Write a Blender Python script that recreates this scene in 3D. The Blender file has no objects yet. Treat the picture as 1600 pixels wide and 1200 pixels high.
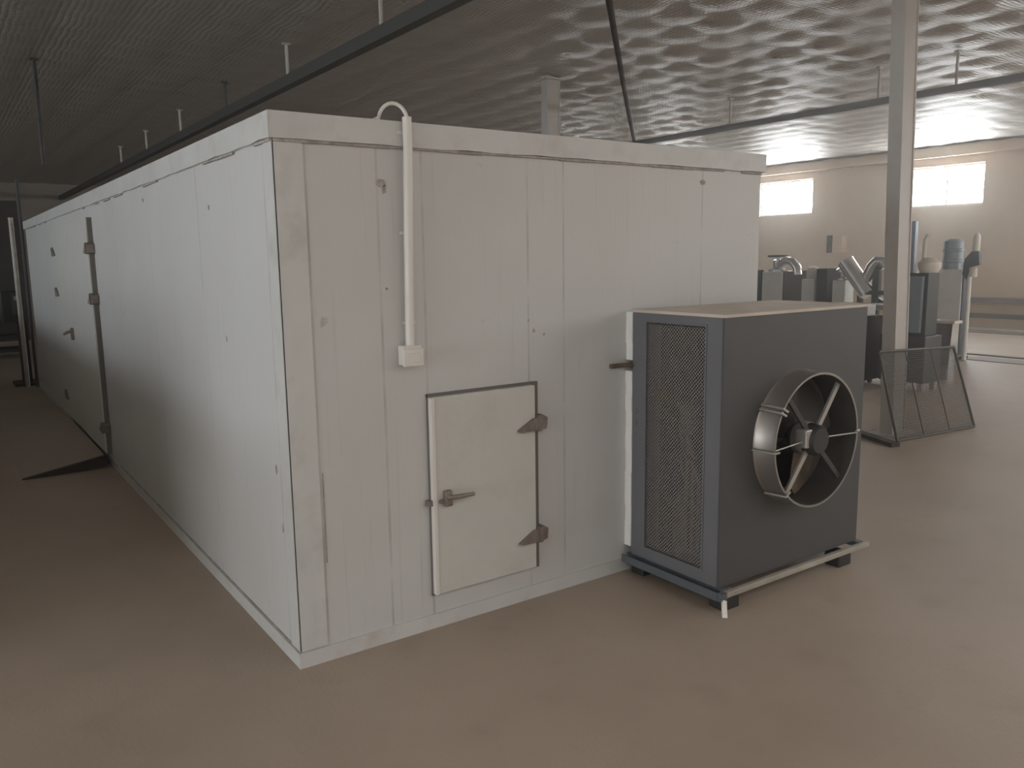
import bpy, bmesh, math, random
from mathutils import Vector, Matrix, noise
random.seed(7)
PI = math.pi
SC = bpy.context.scene
COL = SC.collection

# ------------------------------------------------------------------ camera
F_PX = 1285.5
cam_d = bpy.data.cameras.new('camera'); cam = bpy.data.objects.new('camera', cam_d); COL.objects.link(cam)
SC.camera = cam
cam_d.sensor_fit = 'HORIZONTAL'; cam_d.sensor_width = 36.0; cam_d.lens = 36.0 * F_PX / 1600.0
cam_d.clip_start = 0.05; cam_d.clip_end = 200
yaw, pitch, roll = 0.960482848, -0.153102592, -0.0146914172
fw = Vector((math.cos(yaw)*math.cos(pitch), math.sin(yaw)*math.cos(pitch), math.sin(pitch)))
r0 = Vector((math.sin(yaw), -math.cos(yaw), 0)); u0 = r0.cross(fw)
rt = r0*math.cos(roll) + u0*math.sin(roll); up = -r0*math.sin(roll) + u0*math.cos(roll)
m3 = Matrix((rt, up, -fw)).transposed()
cam.matrix_world = Matrix.Translation((-1.0916, -3.0924, 1.652)) @ m3.to_4x4()

# ------------------------------------------------------------------ world, exposure
W = bpy.data.worlds.new('world'); SC.world = W; W.use_nodes = True
W.node_tree.nodes['Background'].inputs[0].default_value = (0.75, 0.85, 1.0, 1)
W.node_tree.nodes['Background'].inputs[1].default_value = 1.0
wv = W.node_tree.nodes.new('ShaderNodeVolumeScatter')      # thin dust haze in the air
wv.inputs['Color'].default_value = (1.0, 0.97, 0.93, 1); wv.inputs['Density'].default_value = 0.009; wv.inputs['Anisotropy'].default_value = 0.75
W.node_tree.links.new(wv.outputs[0], W.node_tree.nodes['World Output'].inputs['Volume'])
SC.view_settings.view_transform = 'Standard'; SC.view_settings.look = 'None'
SC.view_settings.exposure = -0.45; SC.view_settings.gamma = 1.0; SC.view_settings.use_curve_mapping = False
PANE_FAR = 44.0      # daylight through the far wall's windows
PANE_LEFT = 9.0     # daylight through the left wall's clerestory
PANE_DOOR = 9.8     # daylight through the entrance behind
ROOF_FILL = 3.9      # glow of unseen roof panels added to lift the floor
FRONT_FILL = 1.3  # glow of unseen front windows, added to light the near walls
BAY_FILL = 8.0      # stronger glow added to brighten the far bay     # from unseen windows and a roof panel

# ------------------------------------------------------------------ materials
def mat(name, col, rough=0.6, metal=0.0, emit=None, estr=0.0, bump=0.0, bscale=40.0, var=0.0, vscale=3.0, spec=0.5, dirt=None, dscale=2.0, damt=0.0):
    m = bpy.data.materials.new(name); m.use_nodes = True
    nt = m.node_tree; N = nt.nodes; L = nt.links; b = N['Principled BSDF']
    b.inputs['Base Color'].default_value = (*col, 1); b.inputs['Roughness'].default_value = rough
    b.inputs['Metallic'].default_value = metal; b.inputs['Specular IOR Level'].default_value = spec
    if emit:
        b.inputs['Emission Color'].default_value = (*emit, 1); b.inputs['Emission Strength'].default_value = estr
    tc = N.new('ShaderNodeTexCoord')
    src = None
    if var > 0:
        n = N.new('ShaderNodeTexNoise'); n.inputs['Scale'].default_value = vscale; n.inputs['Detail'].default_value = 5
        L.new(tc.outputs['Object'], n.inputs['Vector'])
        r = N.new('ShaderNodeMapRange'); r.inputs[1].default_value = 0.3; r.inputs[2].default_value = 0.7
        r.inputs[3].default_value = 1 - var; r.inputs[4].default_value = 1 + var
        L.new(n.outputs['Fac'], r.inputs[0])
        h = N.new('ShaderNodeHueSaturation'); h.inputs['Color'].default_value = (*col, 1)
        L.new(r.outputs[0], h.inputs['Value']); src = h.outputs[0]
    if dirt:
        n = N.new('ShaderNodeTexNoise'); n.inputs['Scale'].default_value = dscale; n.inputs['Detail'].default_value = 6
        n.inputs['Roughness'].default_value = 0.65
        L.new(tc.outputs['Object'], n.inputs['Vector'])
        r = N.new('ShaderNodeMapRange'); r.inputs[1].default_value = 0.5; r.inputs[2].default_value = 0.75
        r.inputs[3].default_value = 0; r.inputs[4].default_value = damt
        L.new(n.outputs['Fac'], r.inputs[0])
        x = N.new('ShaderNodeMixRGB'); x.inputs[2].default_value = (*dirt, 1); x.inputs[1].default_value = (*col, 1)
        L.new(r.outputs[0], x.inputs[0])
        if src: L.new(src, x.inputs[1])
        src = x.outputs[0]
    if src: L.new(src, b.inputs['Base Color'])
    if bump > 0:
        n = N.new('ShaderNodeTexNoise'); n.inputs['Scale'].default_value = bscale; n.inputs['Detail'].default_value = 4
        L.new(tc.outputs['Object'], n.inputs['Vector'])
        bp = N.new('ShaderNodeBump'); bp.inputs['Strength'].default_value = bump; bp.inputs['Distance'].default_value = 0.01
        L.new(n.outputs['Fac'], bp.inputs['Height']); L.new(bp.outputs[0], b.inputs['Normal'])
    return m

def math_node(nt, op, a, b=None, c=None):
    n = nt.nodes.new('ShaderNodeMath'); n.operation = op
    for i, v in enumerate((a, b, c)):
        if v is None: continue
        if isinstance(v, (int, float)): n.inputs[i].default_value = v
        else: nt.links.new(v, n.inputs[i])
    return n.outputs[0]

def panel_mat(name, axis, seams, col=(0.60, 0.605, 0.60)):
    """sandwich panel sheet: fine rolled ribs, dirty joints and scuffs; axis 0/1 = horizontal run"""
    m = mat(name, col, rough=0.42)
    nt = m.node_tree; N = nt.nodes; L = nt.links; b = N['Principled BSDF']
    tc = N.new('ShaderNodeTexCoord'); s = N.new('ShaderNodeSeparateXYZ'); L.new(tc.outputs['Object'], s.inputs[0])
    h, z = s.outputs[axis], s.outputs[2]
    # vertical rib bump 5 cm
    w = math_node(nt, 'SINE', math_node(nt, 'MULTIPLY', h, 2*PI/0.05))
    w = math_node(nt, 'POWER', math_node(nt, 'ABSOLUTE', w), 6.0)
    bp = N.new('ShaderNodeBump'); bp.inputs['Strength'].default_value = 0.12; bp.inputs['Distance'].default_value = 0.001
    L.new(w, bp.inputs['Height']); L.new(bp.outputs[0], b.inputs['Normal'])
    # joints
    tot = None
    for q in seams:
        d = math_node(nt, 'ABSOLUTE', math_node(nt, 'SUBTRACT', h, q))
        k = math_node(nt, 'LESS_THAN', d, 0.006)
        tot = k if tot is None else math_node(nt, 'MAXIMUM', tot, k)
    n = N.new('ShaderNodeTexNoise'); n.inputs['Scale'].default_value = 5.0; n.inputs['Detail'].default_value = 3
    L.new(tc.outputs['Object'], n.inputs['Vector'])
    r = N.new('ShaderNodeMapRange'); r.inputs[1].default_value = 0.35; r.inputs[2].default_value = 0.65; r.inputs[3].default_value = 0.02; r.inputs[4].default_value = 0.33
    L.new(n.outputs['Fac'], r.inputs[0])
    jf = math_node(nt, 'MULTIPLY', tot, r.outputs[0])
    # cloudy dust
    n2 = N.new('ShaderNodeTexNoise'); n2.inputs['Scale'].default_value = 1.3; n2.inputs['Detail'].default_value = 6
    L.new(tc.outputs['Object'], n2.inputs['Vector'])
    r2 = N.new('ShaderNodeMapRange'); r2.inputs[1].default_value = 0.35; r2.inputs[2].default_value = 0.8; r2.inputs[3].default_value = 0.0; r2.inputs[4].default_value = 0.3
    L.new(n2.outputs['Fac'], r2.inputs[0])
    x1 = N.new('ShaderNodeMixRGB'); x1.inputs[1].default_value = (*col, 1); x1.inputs[2].default_value = (0.47, 0.43, 0.38, 1); L.new(r2.outputs[0], x1.inputs[0])
    # vertical streak scuffs
    mp = N.new('ShaderNodeMapping'); mp.inputs['Scale'].default_value = (40, 40, 1.2); L.new(tc.outputs['Object'], mp.inputs[0])
    n3 = N.new('ShaderNodeTexNoise'); n3.inputs['Scale'].default_value = 1.0; n3.inputs['Detail'].default_value = 2; L.new(mp.outputs[0], n3.inputs['Vector'])
    r3 = N.new('ShaderNodeMapRange'); r3.inputs[1].default_value = 0.62; r3.inputs[2].default_value = 0.8; r3.inputs[3].default_value = 0.0; r3.inputs[4].default_value = 0.3
    L.new(n3.outputs['Fac'], r3.inputs[0])
    x2 = N.new('ShaderNodeMixRGB'); x2.inputs[2].default_value = (0.35, 0.32, 0.29, 1); L.new(x1.outputs[0], x2.inputs[1]); L.new(r3.outputs[0], x2.inputs[0])
    x3 = N.new('ShaderNodeMixRGB'); x3.inputs[2].default_value = (0.16, 0.14, 0.125, 1); L.new(x2.outputs[0], x3.inputs[1]); L.new(jf, x3.inputs[0])
    # small dark flecks
    v = N.new('ShaderNodeTexNoise'); v.inputs['Scale'].default_value = 9.0; v.inputs['Detail'].default_value = 4
    L.new(tc.outputs['Object'], v.inputs['Vector'])
    r4 = N.new('ShaderNodeMapRange'); r4.inputs[1].default_value = 0.72; r4.inputs[2].default_value = 0.77; r4.inputs[3].default_value = 0.0; r4.inputs[4].default_value = 0.5
    L.new(v.outputs['Fac'], r4.inputs[0])
    x4 = N.new('ShaderNodeMixRGB'); x4.inputs[2].default_value = (0.2, 0.18, 0.16, 1); L.new(x3.outputs[0], x4.inputs[1]); L.new(r4.outputs[0], x4.inputs[0])
    L.new(x4.outputs[0], b.inputs['Base Color'])
    return m

WHITE = (0.60, 0.605, 0.595)
M = {}
M['panel_front'] = panel_mat('panel sheet front', 0, [0.12, 0.42, 0.625, 1.17, 1.38, 2.33])
M['panel_side'] = panel_mat('panel sheet side', 1, [0.12, 1.1, 2.2, 3.3, 6.4, 7.5, 8.6])
M['white'] = mat('white coated steel', WHITE, 0.4, var=0.06, dirt=(0.42, 0.38, 0.33), dscale=5, damt=0.5)
M['door_white'] = mat('door white', (0.60, 0.60, 0.57), 0.45, var=0.04, dirt=(0.42, 0.39, 0.34), dscale=3, damt=0.4)
M['pvc'] = mat('pvc white', (0.74, 0.72, 0.68), 0.35)
M['seal'] = mat('grey sealant', (0.38, 0.35, 0.32), 0.8, bump=0.6, bscale=60, var=0.3, vscale=25)
M['foam'] = mat('white foam', (0.85, 0.85, 0.84), 0.8, bump=0.5, bscale=50)
M['gasket'] = mat('dark gasket', (0.16, 0.15, 0.14), 0.7)
M['shade_dark'] = mat('dark shade strip', (0.045, 0.038, 0.032), 0.8)  # shade tone for the ramp's near side
M['hinge'] = mat('dull zinc', (0.27, 0.23, 0.21), 0.5, 0.6, var=0.2, vscale=30)
M['chrome'] = mat('dull chrome', (0.5, 0.48, 0.46), 0.3, 0.9)
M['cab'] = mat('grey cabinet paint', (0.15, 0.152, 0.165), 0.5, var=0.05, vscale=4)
M['cab_shaded'] = mat('grey cabinet paint shaded front', (0.075, 0.074, 0.074), 0.5, var=0.05, vscale=4)  # same paint, darkened to put shade on the fan side
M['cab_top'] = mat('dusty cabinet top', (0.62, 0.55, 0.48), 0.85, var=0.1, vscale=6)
M['shroud'] = mat('fan shroud metal', (0.36, 0.33, 0.31), 0.38, 0.8, var=0.06)
M['blade'] = mat('fan blade', (0.06, 0.052, 0.047), 0.6, 0.1)
M['blackm'] = mat('black plastic', (0.025, 0.025, 0.026), 0.5)
M['strut'] = mat('strut steel', (0.42, 0.40, 0.37), 0.45, 0.5)
M['coil'] = mat('coil brown', (0.14, 0.105, 0.075), 0.6, 0.2, var=0.3, vscale=14)
M['perf'] = mat('perforated sheet', (0.24, 0.23, 0.225), 0.5, 0.2, dirt=(0.26, 0.22, 0.17), dscale=7, damt=0.8)
M['rail'] = mat('base rail', (0.42, 0.39, 0.34), 0.5, 0.2, var=0.15, vscale=8)
M['rail_blue'] = mat('blue grey rail', (0.13, 0.145, 0.165), 0.45, 0.3)
M['column'] = mat('column paint', (0.52, 0.49, 0.45), 0.5, var=0.06, vscale=3, dirt=(0.36, 0.31, 0.26), dscale=3, damt=0.5)
M['beam'] = mat('beam steel', (0.09, 0.088, 0.083), 0.5, 0.3)
M['beam_pale'] = mat('pale grey beam', (0.22, 0.215, 0.205), 0.5, 0.2)
M['rod'] = mat('hanger rod', (0.55, 0.53, 0.49), 0.45, 0.3)
M['rod_dark'] = mat('dark rod', (0.05, 0.047, 0.043), 0.6)
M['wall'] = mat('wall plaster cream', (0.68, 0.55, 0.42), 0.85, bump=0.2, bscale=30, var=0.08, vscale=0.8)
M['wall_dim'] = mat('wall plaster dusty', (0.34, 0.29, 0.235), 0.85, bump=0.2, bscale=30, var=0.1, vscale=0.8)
M['plinth'] = mat('wall rail grey', (0.25, 0.22, 0.19), 0.7)
M['frame'] = mat('window frame', (0.55, 0.55, 0.53), 0.5)
M['steel'] = mat('stainless', (0.72, 0.72, 0.71), 0.16, 0.9, var=0.08)
M['steel_pale'] = mat('pale brushed steel', (0.80, 0.79, 0.74), 0.45, 0.1, var=0.08)
M['brown'] = mat('dark brown panel', (0.045, 0.03, 0.02), 0.85, spec=0.15)
M['darkmach'] = mat('dark machine paint', (0.065, 0.062, 0.055), 0.5, 0.2, var=0.2)
M['green'] = mat('dark green bar', (0.045, 0.07, 0.06), 0.5)
M['palecap_glint'] = mat('pale plastic and glint', (0.72, 0.68, 0.6), 0.5)  # also paints the glints on the hopper bowl and arm cylinders
M['blue'] = mat('blue grey panel', (0.30, 0.34, 0.38), 0.4, 0.4)
M['mesh'] = mat('wire mesh dark', (0.10, 0.092, 0.082), 0.6, 0.3)
M['slat'] = mat('dark slat', (0.055, 0.045, 0.038), 0.7, var=0.2)
M['ramp'] = mat('ramp concrete', (0.37, 0.31, 0.255), 0.6, bump=0.3, bscale=30)
def pane(name, col, s): return mat(name, (0.8, 0.8, 0.8), 0.5, emit=col, estr=s)
M['pane_far'] = pane('daylit pane far', (0.93, 0.97, 1.0), PANE_FAR)
M['pane_left'] = pane('daylit pane left', (0.86, 0.94, 1.0), PANE_LEFT)
M['front_fill'] = pane('added front pane glow', (1.0, 0.96, 0.91), FRONT_FILL)
M['bay_fill'] = pane('added bay pane glow', (1.0, 0.97, 0.93), BAY_FILL)
M['roof_fill'] = pane('added roof glow panel', (1.0, 0.97, 0.93), ROOF_FILL)
M['pane_door'] = pane('daylit entrance', (0.95, 0.98, 1.0), PANE_DOOR)

def floor_mat():
    m = bpy.data.materials.new('dusty concrete floor'); m.use_nodes = True
    nt = m.node_tree; N = nt.nodes; L = nt.links; b = N['Principled BSDF']
    tc = N.new('ShaderNodeTexCoord')
    n = N.new('ShaderNodeTexNoise'); n.inputs['Scale'].default_value = 0.55; n.inputs['Detail'].default_value = 8; n.inputs['Roughness'].default_value = 0.6
    L.new(tc.outputs['Object'], n.inputs['Vector'])
    cr = N.new('ShaderNodeValToRGB'); L.new(n.outputs['Fac'], cr.inputs[0])
    cr.color_ramp.elements[0].position = 0.35; cr.color_ramp.elements[0].color = (0.345, 0.275, 0.215, 1)
    cr.color_ramp.elements[1].position = 0.68; cr.color_ramp.elements[1].color = (0.44, 0.362, 0.29, 1)
    n2 = N.new('ShaderNodeTexNoise'); n2.inputs['Scale'].default_value = 3.2; n2.inputs['Detail'].default_value = 5
    L.new(tc.outputs['Object'], n2.inputs['Vector'])
    r2 = N.new('ShaderNodeMapRange'); r2.inputs[1].default_value = 0.58; r2.inputs[2].default_value = 0.75; r2.inputs[3].default_value = 0; r2.inputs[4].default_value = 0.35
    L.new(n2.outputs['Fac'], r2.inputs[0])
    x = N.new('ShaderNodeMixRGB'); x.inputs[2].default_value = (0.295, 0.23, 0.177, 1); L.new(cr.outputs[0], x.inputs[1]); L.new(r2.outputs[0], x.inputs[0])
    L.new(x.outputs[0], b.inputs['Base Color'])
    r = N.new('ShaderNodeMapRange'); r.inputs[3].default_value = 0.42; r.inputs[4].default_value = 0.62; L.new(n.outputs['Fac'], r.inputs[0]); L.new(r.outputs[0], b.inputs['Roughness'])
    n3 = N.new('ShaderNodeTexNoise'); n3.inputs['Scale'].default_value = 60; n3.inputs['Detail'].default_value = 4
    L.new(tc.outputs['Object'], n3.inputs['Vector'])
    bp = N.new('ShaderNodeBump'); bp.inputs['Strength'].default_value = 0.25; bp.inputs['Distance'].default_value = 0.004
    L.new(n3.outputs['Fac'], bp.inputs['Height']); L.new(bp.outputs[0], b.inputs['Normal'])
    return m
M['floor'] = floor_mat()

def ceil_mat():
    m = bpy.data.materials.new('foil bubble insulation'); m.use_nodes = True
    nt = m.node_tree; N = nt.nodes; L = nt.links; b = N['Principled BSDF']
    b.inputs['Base Color'].default_value = (0.50, 0.465, 0.42, 1); b.inputs['Metallic'].default_value = 0.42; b.inputs['Roughness'].default_value = 0.48
    tc = N.new('ShaderNodeTexCoord'); s = N.new('ShaderNodeSeparateXYZ'); L.new(tc.outputs['Object'], s.inputs[0])
    a = math_node(nt, 'SINE', math_node(nt, 'MULTIPLY', s.outputs[0], 2*PI/0.11))
    c = math_node(nt, 'SINE', math_node(nt, 'MULTIPLY', s.outputs[1], 2*PI/0.11))
    h = math_node(nt, 'MULTIPLY', math_node(nt, 'ABSOLUTE', a), math_node(nt, 'ABSOLUTE', c))
    bp = N.new('ShaderNodeBump'); bp.inputs['Strength'].default_value = 0.7; bp.inputs['Distance'].default_value = 0.010
    L.new(h, bp.inputs['Height']); L.new(bp.outputs[0], b.inputs['Normal'])
    return m
M['ceil'] = ceil_mat()

# ------------------------------------------------------------------ mesh helpers
class MB:
    def __init__(s): s.bm = bmesh.new()
    def box(s, x0, x1, y0, y1, z0, z1, rot=None, piv=None, bev=0.0):
        vs = [s.bm.verts.new((x, y, z)) for x in (x0, x1) for y in (y0, y1) for z in (z0, z1)]
        f = [(0,1,3,2),(4,6,7,5),(0,4,5,1),(2,3,7,6),(0,2,6,4),(1,5,7,3)]
        fs = [s.bm.faces.new([vs[i] for i in q]) for q in f]
        if bev > 0:
            es = list({e for q in fs for e in q.edges})
            r = bmesh.ops.bevel(s.bm, geom=es, offset=bev, segments=2, affect='EDGES', profile=0.5)
            vs = list({v for q in r['faces'] for v in q.verts} | {v for v in vs if v.is_valid})
        if rot is not None:
            p = Vector(piv) if piv else Vector(((x0+x1)/2, (y0+y1)/2, (z0+z1)/2))
            for v in vs: v.co = p + rot @ (v.co - p)
        return s
    def prism(s, pts, axis, a0, a1):
        """polygon pts (2D) extruded along axis from a0 to a1"""
        def mk(p, a):
            q = list(p); q.insert(axis, a); return s.bm.verts.new(q)
        A = [mk(p, a0) for p in pts]; B = [mk(p, a1) for p in pts]; n = len(pts)
        s.bm.faces.new(A); s.bm.faces.new(B[::-1])
        for i in range(n): s.bm.faces.new((A[i], B[i], B[(i+1) % n], A[(i+1) % n]))
        return s
    def tube(s, pts, r, seg=12, caps=True):
        pts = [Vector(p) for p in pts]; n = len(pts)
        rr = r if isinstance(r, (list, tuple)) else [r]*n
        rings = []; prev = None
        for i, p in enumerate(pts):
            t = (pts[min(i+1, n-1)] - pts[max(i-1, 0)]).normalized()
            if prev is None:
                u = t.orthogonal().normalized()
            else:
                u = (prev - t*prev.dot(t)).normalized()
            prev = u; w = t.cross(u)
            rings.append([s.bm.verts.new(p + rr[i]*(u*math.cos(2*PI*k/seg) + w*math.sin(2*PI*k/seg))) for k in range(seg)])
        for a, b in zip(rings, rings[1:]):
            for k in range(seg):
                s.bm.faces.new((a[k], a[(k+1) % seg], b[(k+1) % seg], b[k]))
        if caps: s.bm.faces.new(rings[0][::-1]); s.bm.faces.new(rings[-1])
        return s
    def lathe(s, prof, c, axis=2, seg=32, closed=False):
        """profile (radius, height) around an axis through c"""
        c = Vector(c); ax = [Vector((1,0,0)), Vector((0,1,0)), Vector((0,0,1))][axis]
        u = ax.orthogonal().normalized(); w = ax.cross(u); rings = []
        for r, h in prof:
            r = max(r, 1e-4)
            rings.append([s.bm.verts.new(c + ax*h + r*(u*math.cos(2*PI*k/seg) + w*math.sin(2*PI*k/seg))) for k in range(seg)])
        pr = list(zip(rings, rings[1:]))
        if closed: pr.append((rings[-1], rings[0]))
        for a, b in pr:
            for k in range(seg): s.bm.faces.new((a[k], a[(k+1) % seg], b[(k+1) % seg], b[k]))
        return s
    def torus(s, c, R, r, axis=2, seg=36, ms=8):
        return s.lathe([(R + r*math.cos(2*PI*k/ms), r*math.sin(2*PI*k/ms)) for k in range(ms)], c, axis, seg, True)
    def build(s, name, m, parent=None, smooth=False):
        bmesh.ops.recalc_face_normals(s.bm, faces=s.bm.faces)
        me = bpy.data.meshes.new(name); s.bm.to_mesh(me); s.bm.free()
        me.materials.append(M[m] if isinstance(m, str) else m)
        if smooth:
            me.polygons.foreach_set('use_smooth', [True]*len(me.polygons))
            try: me.set_sharp_from_angle(angle=math.radians(40))
            except Exception: pass
        o = bpy.data.objects.new(name, me); COL.objects.link(o)
        if parent is not None:
            o.parent = parent
            off = world_loc(parent)
            for v in me.vertices: v.co -= off
        return o
def world_loc(o):
    l = Vector((0,0,0))
    while o is not None: l += o.location; o = o.parent
    return l
def tag(o, label, cat, group=None, kind=None):
    o['label'] = label; o['category'] = cat
    if group: o['group'] = group
    if kind: o['kind'] = kind
    return o
def struct(o): o['kind'] = 'structure'; return o
def thing(name, loc, label, cat, group=None):
    o = bpy.data.objects.new(name, None); COL.objects.link(o); o.location = loc; o.empty_display_size = 0.2
    return tag(o, label, cat, group)
def box(name, m, parent, *a, **k): return MB().box(*a, **k).build(name, m, parent)
def set_origin(o, p):
    p = Vector(p)
    for v in o.data.vertices: v.co -= p
    o.location = p; return o
def copy_tree(o, parent=None):
    c = o.copy(); COL.objects.link(c)
    if parent is not None: c.parent = parent
    for ch in list(o.children): copy_tree(ch, c)
    return c

# ------------------------------------------------------------------ the hall
X0, X1, Y0, Y1, H = -10.0, 17.2, -9.0, 24.0, 3.9
struct(box('floor', 'floor', None, X0-.2, X1+.2, Y0-.2, Y1+.2, -0.2, 0.0))

def wall_with_openings(name, m, axis, pos, thick, a0, a1, z1, wins):
    """wall normal to `axis` at pos..pos+thick; runs a0..a1; wins = (b0,b1,zlo,zhi)"""
    mb = MB()
    def bx(b0, b1, za, zb):
        if axis == 0: mb.box(min(pos, pos+thick), max(pos, pos+thick), b0, b1, za, zb)
        else: mb.box(b0, b1, min(pos, pos+thick), max(pos, pos+thick), za, zb)
    c = a0
    for (b0, b1, zl, zh) in sorted(wins):
        bx(c, b0, 0, z1)
        if zl > 0: bx(b0, b1, 0, zl)
        bx(b0, b1, zh, z1); c = b1
    bx(c, a1, 0, z1)
    return struct(mb.build(name, m))
wn = [0]
def window(axis, pos, thick, b0, b1, zl, zh, pm, mull=2, name=None):
    """frame with mullions and a daylit pane set in the opening"""
    if name is None:
        wn[0] += 1; name = 'window_%d' % wn[0]
    mid = pos + thick*0.5; f = 0.04
    c = Vector((mid, (b0+b1)/2, (zl+zh)/2)) if axis == 0 else Vector(((b0+b1)/2, mid, (zl+zh)/2))
    mb = MB()
    def bx(mb, p0, p1, za, zb, d):
        if axis == 0: mb.box(mid-d, mid+d, p0, p1, za, zb)
        else: mb.box(p0, p1, mid-d, mid+d, za, zb)
    bx(mb, b0, b1, zl, zl+f, .03); bx(mb, b0, b1, zh-f, zh, .03); bx(mb, b0, b0+f, zl+f, zh-f, .03); bx(mb, b1-f, b1, zl+f, zh-f, .03)
    for k in range(1, mull):
        q = b0 + (b1-b0)*k/mull; bx(mb, q-.015, q+.015, zl+f, zh-f, .025)
    o = mb.build(name, 'frame'); set_origin(o, c); struct(o)
    g = MB(); bx(g, b0+f, b1-f, zl+f, zh-f, .006); g.build('pane', pm, o)
far_wins = [(y, y+1.62, 2.62, 3.48) for y in (-6.7, -2.55, 1.55, 5.68, 9.82, 13.9, 18.0)]
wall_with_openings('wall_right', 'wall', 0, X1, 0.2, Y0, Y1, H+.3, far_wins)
for w in far_wins: window(0, X1, 0.2, *w, 'pane_far')
left_wins = [(y, y+3.4, 2.2, 3.5) for y in (2.4, 6.6, 10.8, 15.0)]
door_win = (-5.0, 1.2, 0.0, 2.6)
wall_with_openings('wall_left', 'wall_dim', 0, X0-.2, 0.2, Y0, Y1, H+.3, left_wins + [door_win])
for w in left_wins: window(0, X0-.2, 0.2, *w, 'pane_left', 3)
window(0, X0-.2, 0.2, *door_win, 'pane_door', 3, 'door_1')
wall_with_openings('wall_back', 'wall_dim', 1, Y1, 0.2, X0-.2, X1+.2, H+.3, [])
front_wins = [(x, x+2.6, 2.4, 3.5) for x in (-7.0, -3.4, 0.2, 3.8, 7.4, 11.0, 14.3)]  # unseen window row, added as fill light from behind the camera
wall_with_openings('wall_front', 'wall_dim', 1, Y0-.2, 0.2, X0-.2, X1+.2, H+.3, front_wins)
for w in front_wins: window(1, Y0-.2, 0.2, *w, 'front_fill' if w[0] < 7 else 'bay_fill', 3)
for (a0, a1, b0, b1) in ((-5.5, -2.2, -7.5, -3.6), (1.0, 4.2, -8.0, -4.2), (8.0, 11.0, -7.5, -3.5)):      # unseen glowing roof panels, added to brighten floor and far bay
    wn[0] += 1; t = MB(); z0, z1 = H-.10, H-.02
    t.box(a0, a1, b0, b0+.05, z0, z1); t.box(a0, a1, b1-.05, b1, z0, z1); t.box(a0, a0+.05, b0+.05, b1-.05, z0, z1); t.box(a1-.05, a1, b0+.05, b1-.05, z0, z1)
    o = struct(set_origin(t.build('window_%d' % wn[0], 'frame'), ((a0+a1)/2, (b0+b1)/2, H-.06)))
    MB().box(a0+.05, a1-.05, b0+.05, b1-.05, H-.07, H-.06).build('pane', 'roof_fill' if a0 < 7 else 'bay_fill', o)
# unseen low partition, added to shade the lower far end of the side wall
struct(box('shade_partition', 'wall_dim', None, -2.15, -2.0, 0.9, 16.0, 0, 1.25))
# ring beam under the ceiling and the rail run along the window wall
struct(box('trim_1', 'wall', None, X1-.14, X1, Y0, Y1, 3.66, 3.86))
t = MB(); t.box(X1-.16, X1, Y0, 7.0, .545, .66); t.box(X1-.05, X1, Y0, 7.0, .225, .32); struct(t.build('trim_2', 'plinth'))
t = MB(); t.box(16.2, 16.7, Y0, 6.2, 0, .012); struct(t.build('trim_3', 'plinth'))
struct(box('sheen_strip', 'white', None, 16.7, X1, Y0, 6.2, 0, .02))  # pale strip painting the window reflection on the floor
t = MB(); t.box(11.75, 12.2, Y0, 4.2, 0, .01); t.box(12.42, 12.52, Y0, 4.2, 0, .02); struct(t.build('trim_4', 'plinth'))

# ceiling: quilted foil sheets sagging between their ties
def make_ceiling():
    bm = bmesh.new(); sx, sy = 0.583, 0.53; n = 6
    nx = int((X1-X0+.4)/sx*n)+1; ny = int((Y1-Y0+.4)/sy*n)+1
    rows = []; rnd = {}
    for i in range(nx+1):
        row = []
        for j in range(ny+1):
            x = X0-.2 + i*sx/n; y = Y0-.2 + j*sy/n
            u = (x - 0.07)/sx; v = (y - 1.985)/sy
            k = (math.floor(u), math.floor(v))
            if k not in rnd: rnd[k] = (random.uniform(.55, 1.3), random.uniform(-.02, .02), random.uniform(-.02, .02))
            a, tx, ty = rnd[k]; fu, fv = u-k[0], v-k[1]
            e = (math.sin(PI*fu)**.7 if 0 < fu < 1 else 0) * (math.sin(PI*fv)**.7 if 0 < fv < 1 else 0)
            z = H + .02 - .038*a*e + e*(tx*(fu-.5) + ty*(fv-.5))*1.2 + .02*noise.noise(Vector((x*.35, y*.35, 0)))
            row.append(bm.verts.new((x, y, z)))
        rows.append(row)
    for i in range(nx):
        for j in range(ny): bm.faces.new((rows[i][j], rows[i][j+1], rows[i+1][j+1], rows[i+1][j]))
    me = bpy.data.meshes.new('ceiling'); bm.to_mesh(me); bm.free(); me.materials.append(M['ceil'])
    me.polygons.foreach_set('use_smooth', [True]*len(me.polygons))
    o = bpy.data.objects.new('ceiling', me); COL.objects.link(o); return struct(o)
make_ceiling()

# ------------------------------------------------------------------ columns
def column(x, y, lean, label):
    t = thing('steel_column', (x, y, 0), label, 'column')
    o = MB()
    o.box(x-.10, x+.10, y-.055, y+.055, 0.012, H+.05)
    for sx in (-1, 1): o.box(x+sx*.094-.008, x+sx*.094+.008, y-.062, y+.062, 0.012, H+.05)   # flange lips
    s = o.build('shaft', 'column', t)
    MB().box(x-.17, x+.17, y-.14, y+.14, 0, .012).build('base_plate', 'column', t)
    MB().box(x-.14, x+.14, y-.11, y+.11, H-.06, H-.045).build('cap_plate', 'column', t)
    t.rotation_euler = (0, lean, 0)
    return t
column(6.02, .98, -.045, 'tall pale steel column at right, with the wire mesh panel leaning on its foot')
column(5.55, 5.46, 0, 'pale steel column rising behind the white cold room roof')

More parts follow.
